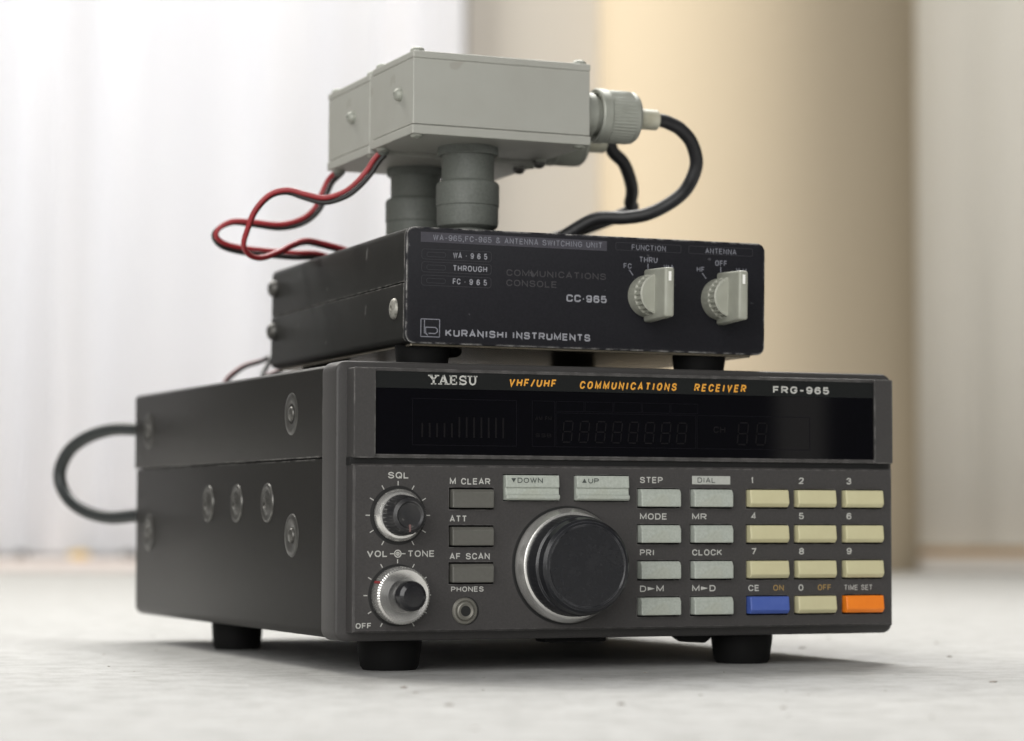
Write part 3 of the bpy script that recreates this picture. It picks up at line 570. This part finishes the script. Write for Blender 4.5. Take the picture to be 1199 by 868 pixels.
stroke(bm, [(5.9, 7.0), (5.9, 3.1), (6.8, 3.1)], 0.3, yp2, 0); stroke(bm, [(7.0, 2.5), (6.3, 3.0), (6.3, 4.9), (9.3, 4.9), (9.9, 4.4), (9.9, 3.6), (9.3, 3.1), (7.2, 3.1)], 0.34, yp2, 0)
frame(bm, 66.3, 87.7, 30.5, 32.8, 0.15, yp2, 4, 0.5); frame(bm, 90.3, 111.7, 30.5, 32.8, 0.15, yp2, 4, 0.5)
T2('FUNCTION', 71.5, 82.7, 31.55, 1.7, 0, 0.004); T2('ANTENNA', 95.8, 106.2, 31.55, 1.7, 0, 0.004)
for dx, l, m_, r in ((0, 'FC', 'THRU', 'WA'), (24.1, 'HF', 'OFF', 'V·U')):
    T2(l, 68.9+dx, 71.5+dx, 25.75, 1.6); w = 3.0 if m_ == 'THRU' else 2.0; T2(m_, 77.0+dx-w, 77.0+dx+w, 27.9, 1.75); T2(r, 82.0+dx, 85.5+dx, 25.9, 1.6)
    for a in (-38, 0, 38):
        s_, c_ = math.sin(math.radians(a)), math.cos(math.radians(a)); stroke(bm, [(76.9+dx+7.9*s_, 16.75+7.9*c_), (76.9+dx+10.0*s_, 16.75+10.0*c_)], 0.32, yp2, 0)
obj('lettering', bm, [M['console_print'], M['console_bright'], M['console_faint'], M['console_bar'], M['console_line']], cp)
for dx in (0, 24.1):
    cx, cz = 76.9+dx, 16.8
    bm = bmesh.new()
    lathe(bm, [(6.5, -0.1), (6.5, 0.6), (6.45, 5.0), (6.4, 5.3), (6.3, 8.6), (6.15, 9.2), (5.7, 9.5), (0, 9.4)], (cx, 0, cz), (0, -1, 0), 240, (24, 0.5, 3, 4))
    for v in bm.verts: v.co.x = min(v.co.x, cx+1.2)
    prism(bm, [(-0.3, cz-8.0), (-0.3, cz+8.1), (-17.2, cz+7.45), (-17.2, cz-7.35)], cx-1.6, cx+1.6, 'yz', 0.8, 3)
    kb = obj('rotary_knob', bm, M['knob_grey'], cc, 0.5)
    bm = bmesh.new(); box(bm, cx-0.4, cx+0.45, -17.28, -16.9, cz+3.4, cz+6.2); obj('pointer_mark', bm, M['white_paint'], kb)
def panhead(bm, o, ax, r, h, n=28):
    lathe(bm, [(r, -0.2), (r, 0.25*h), (r*0.88, 0.65*h), (r*0.6, 0.92*h), (r*0.32, h), (r*0.3, 0.55*h), (0, 0.5*h)], o, ax, n)
bm = bmesh.new(); panhead(bm, (-0.15, 10.4, 10.8), (-1, 0, 0), 3.2, 1.3); obj('case_screw', bm, M['nickel'], cl, 0.7)
bm = bmesh.new(); panhead(bm, (0.0, 152.5, 27.8), (-1, 0, 0), 3.0, 2.6); obj('case_screw', bm, M['screw'], cu_, 0.7)
bm = bmesh.new(); panhead(bm, (-0.15, 152.5, 12.9), (-1, 0, 0), 3.0, 2.6); obj('case_screw', bm, M['screw'], cl, 0.7)
CMi = CM.inverted()
for x, y in ((9.8, 14), (100, 14), (12, 128), (103, 132)):
    bm = bmesh.new(); zt = (CMi @ Vector((CM @ Vector((x, y, 0))).xy.to_3d() + Vector((0, 0, HF+79.75)))).z
    lathe(bm, [(8.3, 0.6), (8.2, -1.5), (7.7, zt+0.6), (7.3, zt+0.02), (0, zt+0.02)], (x, y, 0), (0, 0, 1), 36); obj('rubber_foot', bm, M['rubber'], cc, 0.6)
bm = bmesh.new(); box(bm, 3, CW-3, 4, CD-2, -0.5, 0.5, 0.2); obj('bottom_plate', bm, M['bare_metal'], cc)
bm = bmesh.new(); panhead(bm, (20.5, 20, -0.3), (0, 0, -1), 3.6, 2.3); obj('case_screw', bm, M['rubber'], cl, 0.7)

# ================================================================== PREAMPLIFIER standing on its two connectors
AM = framemat((35.738, 40.0, 162.338), -0.0016, -0.0094, -0.0143); AW, AH = 59.8, 25.8
am = thing('antenna_preamplifier', 'grey metal preamplifier of two joined boxes, raised on two stub connectors above the black console', 'preamplifier', AM, (30, 40, -31))
for y0, y1, dz, xw in ((0, 37.6, 0.0, 0), (40.0, 81.7, -0.9, 0.2)):
    bm = bmesh.new(); box(bm, 0.25, AW-0.25, y0+0.25, y1-0.25, 3.1+dz, AH-2.3+dz, 0.3, 2); hs = obj('housing', bm, M['alloy'], am)
    bm = bmesh.new(); box(bm, 0, AW, y0, y1, dz, 2.85+dz, 0.35, 2); box(bm, 1, AW-1, y0+1, y1-1, 2.5+dz, 3.3+dz); lid = obj('bottom_plate', bm, M['alloy'], am)
    bm = bmesh.new(); box(bm, 0.05, AW-0.05, y0+0.05, y1-0.05, AH-2.31+dz, AH+dz, 0.5, 2); top = obj('lid', bm, M['alloy'], am)
    bm = bmesh.new(); panhead(bm, (0.25, 11.5 if y0 == 0 else 56.0, 13.6 if y0 == 0 else 13.2), (-1, 0, 0), 2.1, 2.2, 20); obj('screw', bm, M['plug'], hs, 0.7)
    for x in (2.6, AW-2.8):
        for y in (y0+3.0, y1-3.5):
            bm = bmesh.new(); panhead(bm, (x, y, AH+dz), (0, 0, 1), 2.3, 1.5, 20); obj('screw', bm, M['plug'], top, 0.7)
            bm = bmesh.new(); panhead(bm, (x, y, dz), (0, 0, -1), 2.0, 1.0, 20); obj('screw', bm, M['plug'], lid, 0.7)
    for x in (44.0, 50.0): pass
    bm = bmesh.new(); panhead(bm, (3.4, y1-(1.8 if y0 == 0 else 2.5), dz), (0, 0, -1), 2.0, 2.0, 20); obj('wire_grommet', bm, M['connector'], lid, 0.7)
bm = bmesh.new(); box(bm, 0.5, AW-0.5, 37.0, 41, 0.6, AH-1.2); obj('joining_spacer', bm, M['alloy'], am)
for x, y in ((56.0, 49.5), (57.0, 35.0)):
    bm = bmesh.new(); panhead(bm, (x, y, -0.5), (0, 0, -1), 2.1, 2.3, 20); obj('screw', bm, M['screw'], am, 0.7)
AMi = AM.inverted()
for x, y in ((26.6, 21.0), (25.6, 65.5)):
    dz = 0 if y < 40 else -0.9
    w = AM @ Vector((x, y, 0)); lc = CMi @ w; zt = (AMi @ (CM @ Vector((lc.x, lc.y, CH)))).z
    bm = bmesh.new()
    lathe(bm, [(9.4, dz+0.2), (9.6, -0.4+dz), (9.6, -2.4+dz), (9.2, -2.7+dz), (8.35, -2.8+dz), (8.3, -10.4), (8.5, -10.8), (9.6, -11.4), (10.0, -12.2), (10.0, -12.5), (10.0, -18.5), (10.0, -18.7), (9.75, -19.0), (9.75, -24.0), (9.5, -25.2), (8.6, -26.0), (7.5, -26.2), (7.4, zt+0.02), (0, zt+0.02)], (x, y, 0), (0, 0, 1), 240, (80, 0.4, 1, 2))
    obj('stub_connector', bm, M['connector'], am, 0.6)

# ================================================================== COAX CABLES plugged into the preamplifier's right side
def coax(b0, zc, px_path, tail, label):
    e = thing('coax_cable', label, 'cable', AM, (AW, b0, zc), 'coax cables plugged into the preamplifier')
    O = (AW, b0, zc)
    bm = bmesh.new(); lathe(bm, [(8.0, -0.1), (8.0, 2.0), (7.3, 2.3), (7.3, 4.5), (6.2, 5.0), (6.0, 7.5)], O, (1, 0, 0), 48, None); obj('socket_thread', bm, M['plug'], e, 0.6)
    bm = bmesh.new(); lathe(bm, [(6.8, 7.2), (7.2, 6.0), (8.4, 5.8), (8.75, 6.3), (8.75, 9.0), (8.35, 9.5), (8.5, 9.9), (8.5, 17.4), (8.3, 17.6), (8.3, 18.8), (7.6, 19.8), (3.2, 20.0)], O, (1, 0, 0), 288, (48, 0.34, 6, 7)); obj('coupling_nut', bm, M['plug'], e, 0.6)
    bm = bmesh.new(); lathe(bm, [(2.9, 19.6), (3.1, 20.2), (3.3, 22.1), (3.3, 27.8), (3.0, 28.2), (2.3, 28.2)], O, (1, 0, 0), 32); obj('plug_sleeve', bm, M['sleeve'], e, 0.6)
    pts = [Vector((AW+26, b0, zc)), Vector((AW+30, b0, zc))] + [AMi @ at_y(*p) for p in px_path] + [AMi @ Vector(p) for p in tail]
    bm = bmesh.new(); tube(bm, spline(pts, 8), 2.2, 16); obj('cable_jacket', bm, M['cable'], e)
def plug_pos(px, py, b):   # plug axis height on the upright plane b of the preamplifier
    n = (AM.to_3x3() @ Vector((0, 1, 0))); o = AM @ Vector((0, b, 0)); d = _fw + _r*((px-599.5)/CF) - _u*((py-434)/CF)
    return (AMi @ (CPOS + d*((o-CPOS).dot(n)/d.dot(n)))).z
z1 = plug_pos(735, 138.5, 11)
coax(11, z1, [(786, 145.5, 51.3), (797, 152, 51.7), (809.5, 167, 53), (815.4, 190, 55), (810, 210, 57), (798.7, 227, 60), (778.5, 241.6, 63), (755.5, 251.6, 65), (729.6, 255.4, 68), (695, 257.4, 72)],
     [(98.5, 78, 134.9), (88, 92, 132.9), (84, 120, 132.7), (83, 150, 133.0), (82, 168, 131.5), (82, 182, 126), (82, 192, 112), (86, 205, 96), (92, 224, 91.8)], 'black coax cable with the larger loop, plugged into the front box of the preamplifier')
z2 = plug_pos(690, 167, 52)
coax(52, z2, [(718, 178.5, 92.5), (731, 192.6, 94), (739.6, 218.5, 97), (738, 236, 101), (729.6, 251, 105)],
     [(104, 112, 136.2), (96, 122, 132.8), (93, 140, 132.5), (92, 158, 132.9), (91, 169, 131.5), (91, 181, 126), (91, 190, 112), (97, 204, 96), (104, 224, 91.8)], 'black coax cable with the smaller loop, plugged into the rear box of the preamplifier')

# ================================================================== TWIN POWER LEADS
def lead(pts, angs, label, r=0.85, mx_group='red and black power leads'):
    e = thing('power_lead', label, 'power lead', Matrix.Translation(pts[0]), (0, 0, 0), mx_group)
    path = spline([p-pts[0] for p in pts], 8); n = len(path); A, B = [], []
    for i, p in enumerate(path):
        f = i/(n-1)*(len(angs)-1); j = min(int(f), len(angs)-2); a = angs[j]+(angs[j+1]-angs[j])*(f-j)
        t = (path[min(i+1, n-1)]-path[max(i-1, 0)]).normalized(); vd = (p+pts[0]-CPOS).normalized()
        s = t.cross(vd).normalized(); w = t.cross(s).normalized()
        o = (s*math.cos(a)+w*math.sin(a))*r; A.append(p+o); B.append(p-o)
    bm = bmesh.new(); tube(bm, A, r, 10); obj('red_wire', bm, M['red_wire'], e)
    bm = bmesh.new(); tube(bm, B, r, 10); obj('black_wire', bm, M['black_wire'], e)
gA = AM @ Vector((3.4, 35.8, -1.0)); gB = AM @ Vector((3.4, 79.2, -1.5))
A_ = [(440, 189, 77), (431.6, 202, 78), (418, 217, 79), (402.8, 228, 80), (380, 234.5, 82), (357, 229.5, 84), (336.5, 224, 86), (316, 229, 88), (299, 247, 90), (289.5, 270, 93), (285.5, 287, 96), (292, 298.5, 100), (306, 302, 104), (325, 296, 108), (342, 287.5, 112), (356.7, 283, 117), (372, 285, 122)]
lead([gA]+[at_y(*p) for p in A_]+[Vector((47, 130, 134.2)), Vector((55, 145, 133.2)), Vector((58, 165, 132.4)), Vector((58, 178, 126)), Vector((57, 186, 112))], [3.3, 3.2, 2.8, 2.0, 1.7, 1.5, 1.3, 1.0, 1.2, 1.6], 'red and black power lead with the upper twisted loop, from the front preamplifier box')
B_ = [(387, 212, 123.5), (381, 224, 123.5), (371, 245, 124), (353.8, 259, 125), (328, 265, 126), (296, 261.5, 127), (273, 260, 128), (257, 267, 129), (252, 277, 130), (261.7, 287, 131), (284.7, 293, 132), (316, 296.5, 133), (345, 299, 134)]
lead([gB]+[at_y(*p) for p in B_]+[Vector((38, 139, 133.6)), Vector((48, 150, 132.9)), Vector((52, 165, 132.4)), Vector((52, 178, 126)), Vector((52, 186, 112))], [3.3, 3.2, 2.8, 2.2, 1.6, 0.6, -0.2, 0.4, 1.2, 1.6], 'red and black power lead with the lower flat loop, from the rear preamplifier box')
lead([at_y(262, 449, 228)+Vector((0, 0, -1.0)), at_y(270, 441, 220), at_y(286, 429.5, 210), at_y(303, 424, 202), at_y(316, 421, 196), Vector((36, 190, 95)), Vector((46, 180, 100))], [-1.2, -1.4, -1.6, -1.4], 'thin red and black lead rising from the receiver top to the back of the console', 0.8)
# cable loop at the back of the receiver
def on_slant(px, py):
    n = Vector((1, 0.55, 0)).normalized(); o = Vector((9, 231, 0)); d = _fw + _r*((px-599.5)/CF) - _u*((py-434)/CF)
    return CPOS + d*((o-CPOS).dot(n)/d.dot(n))
L_ = [(172, 504), (157, 502.5), (132, 503), (105, 511), (83, 526), (71, 548), (71.5, 568), (83, 587), (102, 599.5), (128, 606), (157, 604), (172, 602)]
bm = bmesh.new(); tube(bm, spline([on_slant(*p) for p in L_], 8), 2.45, 16)
tag(obj('jumper_cable', bm, M['cable_green']), 'dark grey cable looping out from the back of the receiver at left', 'cable')

for o in bpy.data.objects:
    if '_c' in o: del o['_c']
